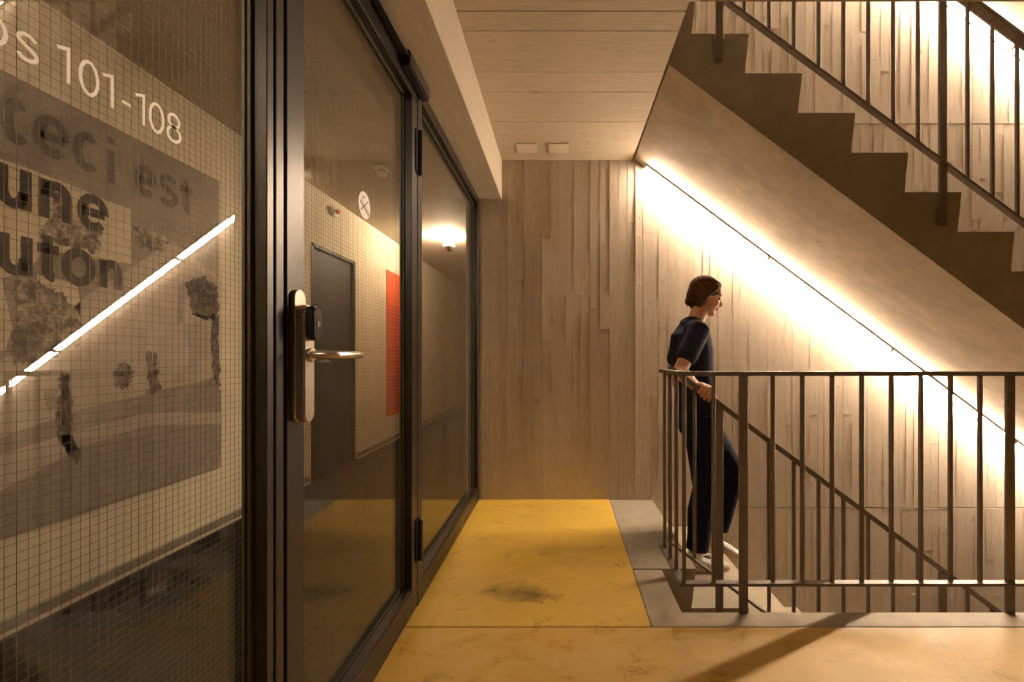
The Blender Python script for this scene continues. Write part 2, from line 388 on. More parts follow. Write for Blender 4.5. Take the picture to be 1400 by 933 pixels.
# a ridge where two form panels met, with nail heads
rg = MB().box(0.553, 0.557, YW - 0.0048, YW, 0.03, 2.5)
rg.build('panel_ridge', 'wall', wall_back)
for z in (0.42, 0.75, 0.97, 1.28, 1.36, 1.5, 1.62, 1.78, 1.98, 2.12, 2.2, 0.2):
    MB().ball((0.557 + random.choice((-.022, .022, .03)), YW - 0.001, z), (0.006, 0.005, 0.006), 8, 6).build('nail_bump', 'wall', wall_back, smooth=True)

tag(MB().box(-0.72, XMAX, YMIN - 0.2, YMIN, H, 2 * H).build('wall_upper_front', 'beam'), 'concrete wall of the upper storey opposite the flights', 'wall', kind='structure')
wall_front = tag(MB().box(-0.72, XMAX, YMIN - 0.2, YMIN, -H - 0.1, H).build('wall_front', 'shell'), 'concrete wall closing the stair hall opposite the flights', 'wall', kind='structure')
tag(MB().box(XMAX, XMAX + 0.2, YMIN - 0.2, YW + 0.2, H, 2 * H).build('wall_upper_right', 'beam'), 'concrete end wall of the upper storey', 'wall', kind='structure')
wall_right = tag(MB().box(XMAX, XMAX + 0.2, YMIN - 0.2, YW + 0.2, -H - 0.1, H).build('wall_right', 'shell'), 'concrete end wall at the foot of the stairs', 'wall', kind='structure')
# storeys above and below that the stair opening looks into
tag(MB().box(-0.72, XMAX, YMIN, YW, 2 * H - 0.36, 2 * H).build('ceiling_upper', 'beam'), 'concrete slab over the upper storey of the stair hall', 'ceiling', kind='structure')
tag(MB().box(-0.72, XMAX, YMIN, YW, -H - 0.2, -H).build('floor_lower', 'screed1'), 'floor of the storey below the stairs', 'floor', kind='structure')
tag(MB().box(-0.92, -0.72, YMIN, YW, H, 2 * H).build('wall_upper_left', 'beam'), 'concrete wall of the upper storey above the glazing', 'wall', kind='structure')
tag(MB().box(-0.92, -0.72, YMIN, YW, -H, -0.37).build('wall_lower_left', 'beam'), 'concrete wall of the storey below the glazing', 'wall', kind='structure')

# corridor behind the glass
YC0, YC1 = -1.6, 10.6
tag(MB().box(XC - 0.1, XB_ - 0.001, YC0, YC1, -0.0055, 0).build('floor_corridor', 'carpet'), 'dark carpet floor of the corridor behind the glazing', 'floor', kind='structure')
tag(MB().box(XC - 0.1, -0.72, YC0, YC1, CEIL, CEIL + 0.1).build('ceiling_corridor', 'ceil'), 'concrete ceiling of the corridor behind the glazing', 'ceiling', kind='structure')
wl = MB().box(XC - 0.1, XC, YC0, 3.90, 0, CEIL).box(XC - 0.1, XC, 4.73, YC1, 0, CEIL).box(XC - 0.1, XC, 3.90, 4.73, 2.06, CEIL)
tag(wl.build('wall_left', 'plaster'), 'long beige plaster wall of the corridor', 'wall', kind='structure')
tag(MB().box(-0.72, -0.66, YW + 0.0, YC1, 0, CEIL).build('wall_corridor_right', 'plaster'), 'beige wall of the corridor beyond the glazing', 'wall', kind='structure')
tag(MB().box(XC - 0.1, -0.66, YC1, YC1 + 0.1, 0, CEIL).build('wall_corridor_end', 'plaster'), 'beige end wall of the corridor', 'wall', kind='structure')
tag(MB().box(XC - 0.1, -0.66, YC0 - 0.1, YC0, 0, CEIL).build('wall_corridor_start', 'plaster'), 'beige near end wall of the corridor', 'wall', kind='structure')
bb = thing('baseboard_left', 'low grey skirting with a pale lip along the corridor wall', 'baseboard', kind='structure')
for a, b in ((YC0, 3.86), (4.77, YC1)):
    MB().box(XC, XC + 0.012, a, b, 0.016, 0.058).build('skirting_board', 'base1', bb)
    MB().box(XC, XC + 0.018, a, b, 0.0, 0.016).build('lip', 'base2', bb)
d2 = thing('door_2', 'flush charcoal door in the beige corridor wall between two posters', 'door', (XC, 4.3, 0), kind='structure')
MB().box(XC - 0.06, XC - 0.02, 3.94, 4.69, 0.006, 2.03).build('door_leaf', 'cdoor', d2, 0.002)
MB().box(XC - 0.1, XC + 0.006, 3.90, 3.94, 0, 2.06).box(XC - 0.1, XC + 0.006, 4.69, 4.73, 0, 2.06).box(XC - 0.1, XC + 0.006, 3.90, 4.73, 2.03, 2.06).build('door_frame', 'cdoor', d2)
MB().cyl((XC - 0.02, 4.03, 1.03), (XC + 0.035, 4.03, 1.03), 0.009).cyl((XC + 0.033, 4.03, 1.03), (XC + 0.033, 4.15, 1.03), 0.009).build('handle', 'steel', d2, smooth=True)

# ------------------------------------------------------------------ steel glazing with wired glass
def pane(parent, y0, y1, z0, z1):
    p = MB().box(XG - 0.003, XG + 0.003, y0, y1, z0, z1).build('pane', 'glass', parent)
    t = 0.00026; st = 0.0122; mb = MB()
    y = math.ceil(y0 / st) * st
    while y < y1:
        mb.box(XG - t, XG + t, y - t, y + t, z0, z1); y += st
    z = math.ceil(z0 / st) * st
    while z < z1:
        mb.box(XG - t, XG + t, y0, y1, z - t, z + t); z += st
    wm = mb.build('wire_mesh', 'wire', parent); wm['kind'] = 'stuff'
    sl = MB()
    for (a, b, c, d) in ((y0, y1, z0, z0 + .009), (y0, y1, z1 - .009, z1), (y0, y0 + .009, z0 + .009, z1 - .009), (y1 - .009, y1, z0 + .009, z1 - .009)):
        sl.box(XG + 0.003, XG + 0.009, a, b, c, d).box(XG - 0.009, XG - 0.003, a, b, c, d)
    sl.build('glazing_seal', 'bead', parent)
    return p
XB = -0.668   # back of the frames
def fbox(name, parent, y0, y1, z0, z1, xf=XF, mat='frame', bevel=0.0015):
    return MB().box(XB, xf, y0, y1, z0, z1).build(name, mat, parent, bevel)
ZT = 2.262
w1 = thing('window_1', 'large fixed wired glass panel in dark steel frame lettered with room numbers', 'window', (XF, 0, 0), kind='structure')
fbox('sill_rail', w1, YMIN, 0.957, 0.0, 0.10); fbox('head_rail', w1, YMIN, 0.957, 2.19, ZT)
fbox('jamb', w1, YMIN, YMIN + 0.07, 0.10, 2.19)
fbox('mullion', w1, 0.957, 0.979, 0, ZT); fbox('groove_strip', w1, 0.979, 0.987, 0, ZT, XF - 0.012, 'gasket', 0); fbox('mullion', w1, 0.987, 1.015, 0, ZT)
pane(w1, YMIN + 0.07, 0.957, 0.10, 2.19)

d1 = thing('door_1', 'steel framed wired glass door with electronic lever lock and closer', 'door', (XF, 1.5, 0), kind='structure')
DY0, DY1 = 1.0265, 1.951
fbox('stile', d1, DY0, 1.0955, 0.012, 2.235); fbox('stile', d1, 1.881, DY1, 0.012, 2.235)
fbox('rail', d1, 1.0955, 1.881, 0.012, 0.105); fbox('rail', d1, 1.0955, 1.881, 2.165, 2.235)
MB().box(XB, XF - 0.02, 1.0153, 1.0263, 0, 2.24).build('gasket', 'gasket', d1)
MB().box(XB, XF - 0.02, DY1 + .0002, 1.9594, 0, 2.24).build('gasket', 'gasket', d1)
MB().box(XB, XF + 0.002, 1.0153, 1.9594, 2.2385, ZT).build('header', 'frame', d1, 0.001)
MB().box(XB, XF - 0.005, 1.0265, 1.951, 0.0, 0.010).build('threshold', 'blackm', d1)
MB().box(XG + .009, XF - 0.004, 1.0955, 1.881, 0.105, 0.119).build('glazing_bead', 'frame', d1)
pane(d1, 1.0955, 1.881, 0.105, 2.165)
for z0, z1 in ((1.864, 2.047), (0.204, 0.377)):
    h = MB().box(XF, XF + 0.006, 1.925, 1.985, z0, z1).build('hinge', 'blackm', d1, 0.001)
    MB().cyl((XF + 0.012, 1.955, z0), (XF + 0.012, 1.955, (z0 + z1) / 2 - 0.001), 0.0115).build('knuckle', 'blackm', h, smooth=False)
    MB().cyl((XF + 0.012, 1.955, (z0 + z1) / 2 + 0.001), (XF + 0.012, 1.955, z1), 0.0115).build('knuckle', 'blackm', h, smooth=False)
# overhead closer: body on the head of the frame, slide channel along it
cb = MB().box(XF + 0.002, XF + 0.040, 1.74, 2.0, 2.196, 2.258).build('closer', 'blackm', d1, 0.006, 2)
MB().box(XF + 0.002, XF + 0.020, 1.10, 1.74, 2.232, 2.252).build('closer_channel', 'blackm', cb, 0.002)
MB().bar((XF + 0.030, 1.72, 2.222), (XF + 0.022, 1.40, 2.228), 0.022, 0.008, (1, 0, 0)).build('closer_arm', 'blackm', cb, 0.001)
# electronic lock
def oblong(y, z0, z1, r, x0, x1, n=10):
    pts = [(y + r * math.cos(PI * k / n), z1 - r + r * math.sin(PI * k / n)) for k in range(n + 1)] + [(y - r * math.cos(PI * k / n), z0 + r - r * math.sin(PI * k / n)) for k in range(n + 1)]
    return MB().prism(pts, 'x', x0, x1)
LY = 1.062
lk = oblong(LY, 0.925, 1.235, 0.0225, XF, XF + 0.010).build('lock_plate', 'steel', d1, 0.0012)
oblong(LY, 0.925, 1.200, 0.0215, XF + 0.010, XF + 0.032).build('lock_body', 'steel', lk, 0.003, 2)
oblong(LY, 1.115, 1.198, 0.0205, XF + 0.032, XF + 0.052).build('reader', 'black', lk, 0.006, 3)
MB().cyl((XF + 0.052, LY, 1.155), (XF + 0.0535, LY, 1.155), 0.0075, 18).build('reader_button', 'blackm', lk)
MB().cyl((XF + 0.032, LY, 1.083), (XF + 0.040, LY, 1.083), 0.0165, 24).build('rose', 'steel', lk, 0.001)
lv = MB().loft([(XF + 0.040, LY, 1.083), (XF + 0.072, LY, 1.083), (XF + 0.084, LY + 0.006, 1.083), (XF + 0.090, LY + 0.020, 1.083), (XF + 0.090, LY + 0.08, 1.083), (XF + 0.090, LY + 0.135, 1.083)],
               [0.0095] * 6, 16, up=(0, 0, 1)).build('lever', 'steel', lk, smooth=True)
MB().cyl((XF, LY, 0.965), (XF + 0.012, LY, 0.965), 0.006).build('screw', 'steel', lk)
# round no smoking sticker on the door glass
SY, SZ, SR = 1.577 * 0.658 / 0.687, 1.08 + (487 - 281) * 1.51 / 622, 0.0445
st = MB().cyl((XG + 0.0031, SY, SZ), (XG + 0.0036, SY, SZ), SR, 40).build('sticker', 'white', d1)
for (a, b, c, d, wd) in ((-.030, .010, .030, -.016, .0035), (-.030, .001, .030, -.025, .0035), (-.030, .010, -.030, .001, .003), (.030, -.016, .030, -.025, .003), (-.028, -.022, .026, .020, .003)):
    MB().bar((XG + 0.0038, SY + a, SZ + b), (XG + 0.0038, SY + c, SZ + d), 0.0004, wd, (1, 0, 0)).build('pictogram_line', 'ink', st)
for pts in ([(-.016, .016), (-.020, .021), (-.012, .025), (-.016, .030)], [(-.004, .018), (-.008, .023), (.002, .027), (-.004, .032)]):
    mb = MB()
    for (a, b), (c, d) in zip(pts[:-1], pts[1:]): mb.bar((XG + 0.0038, SY + a, SZ + b), (XG + 0.0038, SY + c, SZ + d), 0.0004, 0.002, (1, 0, 0))
    mb.build('pictogram_smoke', 'ink', st)

w2 = thing('window_2', 'narrow fixed wired glass sidelight between the door and the concrete wall', 'window', (XF, 2.7, 0), kind='structure')
fbox('mullion', w2, 1.96, 2.02, 0, ZT); fbox('jamb', w2, 3.355, YW - 0.004, 0, ZT)
fbox('sill_rail', w2, 2.02, 3.355, 0.0, 0.095); fbox('head_rail', w2, 2.02, 3.355, 2.205, ZT)
MB().box(XG + .009, XF - 0.004, 2.02, 3.355, 0.095, 0.105).build('glazing_bead', 'frame', w2)
pane(w2, 2.02, 3.355, 0.095, 2.205)

# ------------------------------------------------------------------ letter strokes (flat lettering built from outlines)
def arc(cx, cy, rx, ry, a0, a1, n=14):
    return [(cx + rx * math.cos(math.radians(a0 + (a1 - a0) * k / n)), cy + ry * math.sin(math.radians(a0 + (a1 - a0) * k / n))) for k in range(n + 1)]
GL = {  # unit box: width 1, x-height or cap height 1
    '1': [[(0.0, 0.86), (0.86, 0.965), (0.86, 0.02)]],
    '0': [arc(0.5, 0.5, 0.44, 0.46, 0, 360, 28)],
    '8': [arc(0.5, 0.745, 0.36, 0.22, 0, 360, 22), arc(0.5, 0.28, 0.43, 0.245, 0, 360, 24)],
    '-': [[(0, 0.40), (1, 0.40)]],
    'o': [arc(0.5, 0.5, 0.42, 0.44, 0, 360, 24)],
    's': [arc(0.5, 0.73, 0.38, 0.21, 20, 200, 10) + arc(0.5, 0.27, 0.42, 0.21, 70, -160, 12)],
    'c': [arc(0.5, 0.5, 0.40, 0.40, 45, 315, 18)],
    'e': [[(0.12, 0.5), (0.88, 0.5)], arc(0.5, 0.5, 0.39, 0.40, 0, 315, 20)],
    'i': [[(0.5, 0.0), (0.5, 1.0)], [(0.5, 1.16), (0.5, 1.38)]],
    't': [[(0.45, 1.3), (0.45, 0.25)] + arc(0.75, 0.25, 0.30, 0.18, 180, 275, 6), [(0.0, 0.9), (1.0, 0.9)]],
    'u': [[(0.14, 1.0), (0.14, 0.42)] + arc(0.47, 0.42, 0.33, 0.32, 180, 360, 10), [(0.86, 1.0), (0.86, 0.0)]],
    'n': [[(0.14, 1.0), (0.14, 0.0)], [(0.86, 0.0), (0.86, 0.58)] + arc(0.53, 0.58, 0.33, 0.32, 0, 180, 10)],
    'a': [arc(0.42, 0.5, 0.32, 0.40, 0, 360, 20), [(0.86, 1.0), (0.86, 0.0)]],
}
def glyph(ch, y0, y1, z0, z1, wd, x, th):
    mb = MB()
    for pl in GL[ch]:
        P = [Vector((x, y0 + (y1 - y0) * u, z0 + (z1 - z0) * v)) for u, v in pl]
        closed = (P[0] - P[-1]).length < 1e-6
        L, R = [], []
        for i, p in enumerate(P):
            a = P[i - 1] if i else (P[-2] if closed else p); b = P[i + 1] if i < len(P) - 1 else (P[1] if closed else p)
            d1_ = (p - a); d2_ = (b - p)
            d1_ = d1_.normalized() if d1_.length > 0 else d2_.normalized(); d2_ = d2_.normalized() if d2_.length > 0 else d1_
            t = (d1_ + d2_).normalized(); n = Vector((0, -t.z, t.y)); k = wd / 2 / max(0.5, math.cos(d1_.angle(d2_) / 2))
            L.append(p + n * k); R.append(p - n * k)
        n = len(P); off = Vector((th, 0, 0))
        vs = L + R + [v + off for v in L] + [v + off for v in R]; fs = []
        for i in range(n - 1):
            fs += [(i, i + 1, n + i + 1, n + i), (2 * n + i, 3 * n + i, 3 * n + i + 1, 2 * n + i + 1), (i, 2 * n + i, 2 * n + i + 1, i + 1), (n + i, n + i + 1, 3 * n + i + 1, 3 * n + i)]
        if not closed: fs += [(0, n, 3 * n, 2 * n), (n - 1, 3 * n - 1, 4 * n - 1, 2 * n - 1)]
        mb.add(vs, fs)
    return mb
gq = 0.658 / 0.66
for ch, a, b, hh in (('o', .512, .5395, .72), ('s', .547, .571, .72), ('1', .592, .608, 1), ('0', .619, .6455, 1), ('1', .651, .667, 1), ('-', .6797, .6935, 1), ('1', .701, .717, 1), ('0', .724, .751, 1), ('8', .756, .785, 1)):
    glyph(ch, a * gq, b * gq, 1.4405, 1.4405 + 0.0485 * hh, 0.0045, XG + 0.0031, 0.0003).build('letter', 'white', w1)

# ------------------------------------------------------------------ stair flights
RUN, RIS = 0.27, 0.2013; SL = RIS / RUN
UC = 0.022                                   # undercut of each riser
NST = 13
def soff(x, z0): return z0 - 0.359 - SL * (x - 0.545)
def nose_z(x, z0): return z0 - RIS - SL * (x - 0.951)
def flight(z0, label):
    st_ = thing('staircase', label, 'stairs', (0.545, YS, z0 - 0.36), 'concrete stair flights stacked along the back wall')
    y0, y1 = YS, YW - 0.006
    root = lambda kk: (0.951 + RUN * (kk - 2) - UC, z0 - RIS * kk)
    r1, rn = root(1), root(NST + 1)
    xe = rn[0]
    poly = [(0.361, z0), (0.681, z0), r1, rn, (xe, rn[1] - 0.12), (xe - 0.35, soff(xe - 0.35, z0)), (0.545, z0 - 0.359), (0.545, z0 - 0.165), (0.361, z0 - 0.165)]
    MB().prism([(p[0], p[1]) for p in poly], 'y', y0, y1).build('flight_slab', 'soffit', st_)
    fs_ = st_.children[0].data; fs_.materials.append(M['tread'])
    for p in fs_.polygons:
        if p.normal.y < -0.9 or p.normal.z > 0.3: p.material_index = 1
    for kk in range(1, NST + 1):
        nx, nz = 0.951 + RUN * (kk - 1), z0 - RIS * kk
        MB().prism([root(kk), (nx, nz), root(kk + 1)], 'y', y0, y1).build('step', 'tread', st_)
    return st_
flight(H, 'concrete flight overhead whose toothed side hangs above the light strips')
flight(0.0, 'concrete flight the walking person is going down')
flight(2 * H, 'topmost concrete flight, only its lit underside showing above the upper handrail')

# ------------------------------------------------------------------ railings
def baluster(parent, p, q, r=0.0075):
    return MB().bar(p, q, 2 * r, 2 * r, (0, 1, 0)).build('baluster', 'rail', parent, 0.002)
def stair_rail(z0, label):
    y = 2.281
    hz = lambda x: nose_z(x, z0) + (0.96 if z0 > 1 else 0.92)
    bz = lambda x: nose_z(x, z0) + 0.045
    r = thing('stair_railing', label, 'railing', (0.79, y, bz(0.79)), 'steel stair railings')
    xs, xe = 0.536, 4.0
    MB().bar((xs, y, hz(xs)), (xe, y, hz(xe)), 0.048, 0.020, (0, 1, 0)).build('handrail', 'rail', r, 0.003, 2)
    MB().bar((xs, y, bz(xs)), (xe, y, bz(xe)), 0.036, 0.013, (0, 1, 0)).build('bottom_rail', 'rail', r, 0.002)
    for i in range(-2, 26):
        x = 0.79 + 0.1244 * i
        if x < 0.53: continue
        if i % 9 == 0:
            MB().box(x - 0.0185, x + 0.0185, y - 0.008, y + 0.008, nose_z(x, z0) - 0.27, hz(x) - 0.009).build('post', 'rail', r, 0.002)
            zb = nose_z(x, z0) - 0.235
            MB().cyl((x, y + 0.0075, zb), (x, YS - 0.0005, zb), 0.008, 10).build('fixing', 'blackm', r)
        else: baluster(r, (x, y, bz(x) + 0.004), (x, y, hz(x) - 0.010))
    return r
stair_rail(H, 'brown steel stair railing fixed to the toothed side of the overhead flight')
stair_rail(0.0, 'brown steel stair railing of the descending flight with a hand on its handrail')

g = thing('guard_railing', 'brown steel guard railing with upright bars along the landing edge', 'railing', (0.76, YR, 0))
HZ = 1.012; XCN = 0.509; YEND = 2.272
MB().bar((XCN - 0.02, YR, HZ - 0.006), (XMAX - 0.3, YR, HZ - 0.006), 0.042, 0.018, (0, 1, 0)).build('handrail', 'rail', g, 0.003, 2)
MB().bar((XCN, YR + 0.0205, HZ - 0.006), (XCN, YEND + 0.02, HZ - 0.006), 0.042, 0.018, (1, 0, 0)).build('handrail', 'rail', g, 0.003, 2)
MB().bar((XCN - 0.018, YR, 0.126), (XMAX - 0.3, YR, 0.126), 0.036, 0.012, (0, 1, 0)).build('bottom_rail', 'rail', g, 0.002)
MB().bar((XCN, YR + 0.0175, 0.126), (XCN, YEND + 0.018, 0.126), 0.036, 0.012, (1, 0, 0)).build('bottom_rail', 'rail', g, 0.002)
for i in range(-2, 34):
    x = 0.761 + 0.1241 * i
    if i % 9 == 0:
        MB().box(x - 0.0185, x + 0.0185, YR - 0.008, YR + 0.005, 0.001, HZ - 0.015).build('post', 'rail', g, 0.002)
    else: baluster(g, (x, YR, 0.132), (x, YR, HZ - 0.015))
for yy in (2.02, 2.135, 2.25):
    baluster(g, (XCN, yy, 0.132), (XCN, yy, HZ - 0.015))

# ------------------------------------------------------------------ linear lights under the flights
def linear_light(xa, xb, z0, label, group):
    t = thing('linear_light', label, 'light', (xa, 3.37, soff(xa, z0)), group)
    ux = Vector((1, 0, -SL)).normalized(); nz = Vector((-SL, 0, -1)).normalized()       # along the slope, and out of the soffit
    ya, yb = 3.358, 3.400
    def sl_box(a, b, y0, y1, d0, d1):
        A = Vector((a, 0, soff(a, z0))); B = Vector((b, 0, soff(b, z0))); vs = []
        for d in (d0, d1):
            for (c, y) in ((A, y0), (B, y0), (B, y1), (A, y1)): p = c + nz * d; vs.append((p.x, y, p.z))
        return MB().add(vs, [(0, 3, 2, 1), (4, 5, 6, 7), (0, 1, 5, 4), (1, 2, 6, 5), (2, 3, 7, 6), (3, 0, 4, 7)])
    sl_box(xa, xb, ya, yb, 0.0005, 0.010).build('housing', 'alu', t)
    sl_box(xa + .004, xb - .004, ya + .003, yb - .003, 0.010, 0.030).build('diffuser', 'led' if z0 < 4 else 'led_upper', t, 0.004, 2)
    sl_box(xa, xb, yb + 0.0002, YW - 0.0045, 0.001, 0.019).build('gap_shade_block', 'gasket', t)  # near-black block standing in for the shaded gap beside the wall
    sl_box(xa, xb, ya - 0.002, ya - 0.0002, 0.001, 0.016).build('flange', 'alu', t)  # added lip that keeps the diffuser's light off the soffit
    for a, b in ((xa - .004, xa + .0035), (xb - .0035, xb + .004)):
        sl_box(a, b, ya - .001, yb + .001, 0.0005, 0.031).build('end_cap', 'alu', t)
x = 0.634
names = ['first light strip below the slab edge under the overhead flight', 'second light strip from the slab edge under the overhead flight',
         'third light strip from the slab edge, behind the guard railing', 'fourth light strip from the slab edge under the overhead flight']
for i in range(4):
    linear_light(x, x + 0.90, H, names[i], 'light strips under the overhead flight'); x += 0.912
x = 0.626
up = ['light strip at the head of the topmost flight', 'second light strip of the topmost flight', 'light strip glowing behind the upper handrail under the topmost flight', 'fourth light strip of the topmost flight']
for i in range(4):
    linear_light(x, x + 0.90, 2 * H, up[i], 'light strips under the topmost flight'); x += 0.912

# ------------------------------------------------------------------ ceiling fittings
for i, x in enumerate((-0.247, -0.022)):
    t = thing('cover_plate', ('square cream cover plate on the ceiling next to the beam', 'square cream cover plate on the ceiling farther from the beam')[i], 'plate', (x, 3.215, CEIL), 'ceiling cover plates')
    MB().box(x - 0.072, x + 0.072, 3.147, 3.283, CEIL - 0.007, CEIL - 0.002).build('plate', 'plate', t, 0.0015)
    MB().box(x - 0.062, x + 0.062, 3.157, 3.273, CEIL - 0.0025, CEIL).build('back_box', 'slab', t)
def bulb_lamp(x, y, label):
    t = thing('ceiling_lamp', label, 'lamp', (x, y, CEIL), 'bare bulbs in the corridor')
    MB().lathe([(0.0, 0.0), (0.055, 0.0), (0.055, -0.018), (0.030, -0.034), (0.024, -0.055), (0.0, -0.055)], (x, y, CEIL)).build('socket', 'porcelain', t, smooth=True)
    c = CEIL - 0.055 - 0.068; r = 0.0665
    up_ = [(0.0, 0.066), (0.020, 0.066)] + [(r * math.sin(math.radians(a)), r * math.cos(math.radians(a))) for a in range(22, 96, 8)] + [(0.0, -0.004)]
    MB().lathe(up_, (x, y, c)).build('bulb', 'bulb', t, smooth=True)
    lo = [(0.0, -0.005)] + [((r + .0005) * math.sin(math.radians(a)), (r + .0005) * math.cos(math.radians(a))) for a in range(95, 180, 8)] + [(0.0, -r)]
    MB().lathe(lo, (x, y, c)).build('mirrored_crown', 'mirror', t, smooth=True)
bulb_lamp(-1.383, 5.585, 'glowing bare globe bulb with mirrored crown on the corridor ceiling')
bulb_lamp(-1.383, -0.95, 'unseen globe bulb added on the corridor ceiling to light the mural wall')  # extra bulb out of view, added to light the mural wall
sd = thing('smoke_detector', 'round pale smoke detector on the corridor ceiling', 'smoke detector', (-1.41, 3.56, CEIL))
MB().lathe([(0, 0), (0.055, 0), (0.055, -0.014), (0.045, -0.020), (0, -0.020)], (-1.41, 3.56, CEIL)).build('base', 'detector', sd)
MB().lathe([(0, -0.036), (0.036, -0.036), (0.036, -0.052), (0.026, -0.062), (0, -0.064)], (-1.41, 3.56, CEIL)).build('cap', 'detector', sd)
for a in range(8):
    an = 2 * PI * a / 8; cx, cy = -1.41 + 0.034 * math.cos(an), 3.56 + 0.034 * math.sin(an)
    MB().cyl((cx, cy, CEIL - 0.019), (cx, cy, CEIL - 0.038), 0.004, 6).build('vent_rib', 'detector', sd)
MB().cyl((-1.41, 3.56, CEIL - 0.02), (-1.41, 3.56, CEIL - 0.036), 0.026, 16).build('chamber', 'blackm', sd)
sb = thing('alarm_sounder', 'small wall alarm box with red lens near the corridor ceiling', 'alarm', (XC, 4.27, 2.42))
MB().box(XC, XC + 0.035, 4.22, 4.32, 2.39, 2.47).build('housing', 'detector', sb, 0.006, 2)
MB().cyl((XC + 0.035, 4.28, 2.435), (XC + 0.055, 4.28, 2.435), 0.022, 16).build('lens', 'red_lens', sb, smooth=False)

# ------------------------------------------------------------------ posters on the corridor wall
def pw(x, y):
    d = F * 2.142 / (CX - x); return d, EYE + (CY - y) * d / F
def flat(parent, name, mat, pts, layer, px=True):
    P = [pw(*p) if px else p for p in pts]
    me = bpy.data.meshes.new(name); xx = XC + 0.008 + 0.0004 * layer
    me.from_pydata([(xx, a, b) for a, b in P], [], [tuple(range(len(P)))])
    bm = bmesh.new(); bm.from_mesh(me)
    for f in bm.faces:
        if f.normal.x < 0: f.normal_flip()
    bmesh.ops.triangulate(bm, faces=bm.faces); bm.to_mesh(me); bm.free()
    me.materials.append(M[mat]); o = bpy.data.objects.new(name, me); COL.objects.link(o); attach(o, parent); return o
def blob(pts, n=4, amt=2.2, seed=1):
    n, amt = 9, amt * 1.5
    rr = random.Random(seed); out = []
    for i, p in enumerate(pts):
        q = pts[(i + 1) % len(pts)]
        for k in range(n):
            u = k / n; out.append((p[0] + (q[0] - p[0]) * u + rr.uniform(-amt, amt), p[1] + (q[1] - p[1]) * u + rr.uniform(-amt, amt)))
    return out
pm = thing('wall_poster', 'large grey photo collage poster with bold black words on corridor wall', 'poster', (XC, 2.0, 0.36))
PY0, PY1, PZ0, PZ1 = 1.10, 2.845, 0.375, 2.175
MB().box(XC + 0.0005, XC + 0.008, PY0, PY1, PZ0, PZ1).build('board', 'poster', pm)
flat(pm, 'printed_paper', 'p_pale', [(-90, 205), (0, 217), (40, 231), (178, 286), (180, 362), (118, 352), (60, 340), (40, 372), (-90, 400)], 1)
flat(pm, 'printed_paper', 'p_pale', [(-90, 372), (0, 372), (17, 450), (6, 480), (-90, 500)], 1)
flat(pm, 'printed_paper', 'p_pale', [(50, 375), (105, 388), (113, 430), (60, 440)], 1)
flat(pm, 'printed_sky', 'p_mid', [(118, 405), (236, 330), (300, 380), (300, 515), (110, 560), (-60, 620), (-60, 520), (30, 480)], 1)
flat(pm, 'printed_foliage', 'p_leaf', blob([(68, 262), (84, 268), (98, 300), (137, 312), (137, 346), (112, 342), (60, 330), (52, 318), (72, 296)], 4, 2.5, 3), 2)
flat(pm, 'printed_foliage', 'p_leaf', blob([(14, 384), (34, 376), (62, 392), (84, 402), (110, 432), (112, 470), (60, 500), (16, 492), (22, 440)], 4, 2.5, 4), 2)
flat(pm, 'printed_foliage', 'p_leaf', blob([(182, 308), (206, 312), (236, 330), (220, 346), (184, 338)], 4, 1.6, 5), 2)
flat(pm, 'printed_foliage', 'p_dleaf', blob([(14, 452), (50, 440), (60, 470), (44, 500), (20, 496)], 4, 2.5, 6), 3)
flat(pm, 'printed_foliage', 'p_dleaf', blob([(254, 388), (276, 378), (297, 392), (298, 430), (284, 436), (262, 428)], 4, 2.0, 7), 3)
flat(pm, 'printed_foliage', 'p_dleaf', blob([(288, 430), (300, 430), (300, 528), (292, 520)], 4, 1.5, 8), 3)
flat(pm, 'printed_wall', 'p_road', [(243, 392), (252, 384), (250, 440), (242, 444)], 2)
flat(pm, 'printed_shrub', 'p_dleaf', blob([(160, 500), (172, 494), (183, 508), (176, 534), (158, 528), (154, 514)], 4, 2.0, 9), 3)
flat(pm, 'printed_shrub', 'p_dleaf', blob([(202, 480), (214, 484), (216, 520), (220, 532), (208, 540), (201, 520)], 4, 1.8, 10), 3)
flat(pm, 'printed_shrub', 'p_dleaf', blob([(82, 510), (94, 514), (98, 548), (96, 590), (112, 624), (104, 634), (78, 600), (76, 570), (80, 545)], 4, 1.8, 11), 3)
flat(pm, 'printed_shrub', 'p_road', blob([(60, 536), (78, 530), (80, 560), (66, 562)], 3, 2.0, 12), 2)
flat(pm, 'printed_wall', 'p_road', [(198, 532), (302, 533), (302, 565), (198, 562)], 2)
flat(pm, 'printed_kerb', 'p_mid', [(-60, 650), (0, 622), (110, 588), (200, 565), (302, 564), (302, 580), (200, 582), (110, 612), (0, 672), (-60, 705)], 3)
flat(pm, 'printed_road', 'p_road', [(-60, 705), (0, 672), (110, 612), (200, 582), (302, 580), (302.5, 639), (0, 739), (-60, 758)], 2)
rows = [('c', 6, 36, 1.912, 2.087, 'p_dim'), ('e', 47, 93, 1.912, 2.087, 'p_dim'), ('c', 102, 134, 1.912, 2.087, 'p_dim'), ('i', 144, 158, 1.90, 2.06, 'p_dim'),
        ('e', 186, 212, 1.90, 2.06, 'p_dim'), ('s', 219, 240, 1.90, 2.06, 'p_dim'), ('t', 246, 262, 1.90, 2.04, 'p_dim'),
        ('u', -5, 41, 1.66, 1.82, 'p_dark'), ('n', 53, 97, 1.655, 1.815, 'p_dark'), ('e', 106, 147, 1.653, 1.815, 'p_dark'),
        ('a', -62, -12, 1.40, 1.555, 'p_dark'), ('u', -3, 42, 1.40, 1.555, 'p_dark'), ('t', 50, 80, 1.40, 1.54, 'p_dark'), ('o', 86, 127, 1.40, 1.545, 'p_dark'), ('n', 136, 165, 1.40, 1.53, 'p_dark')]
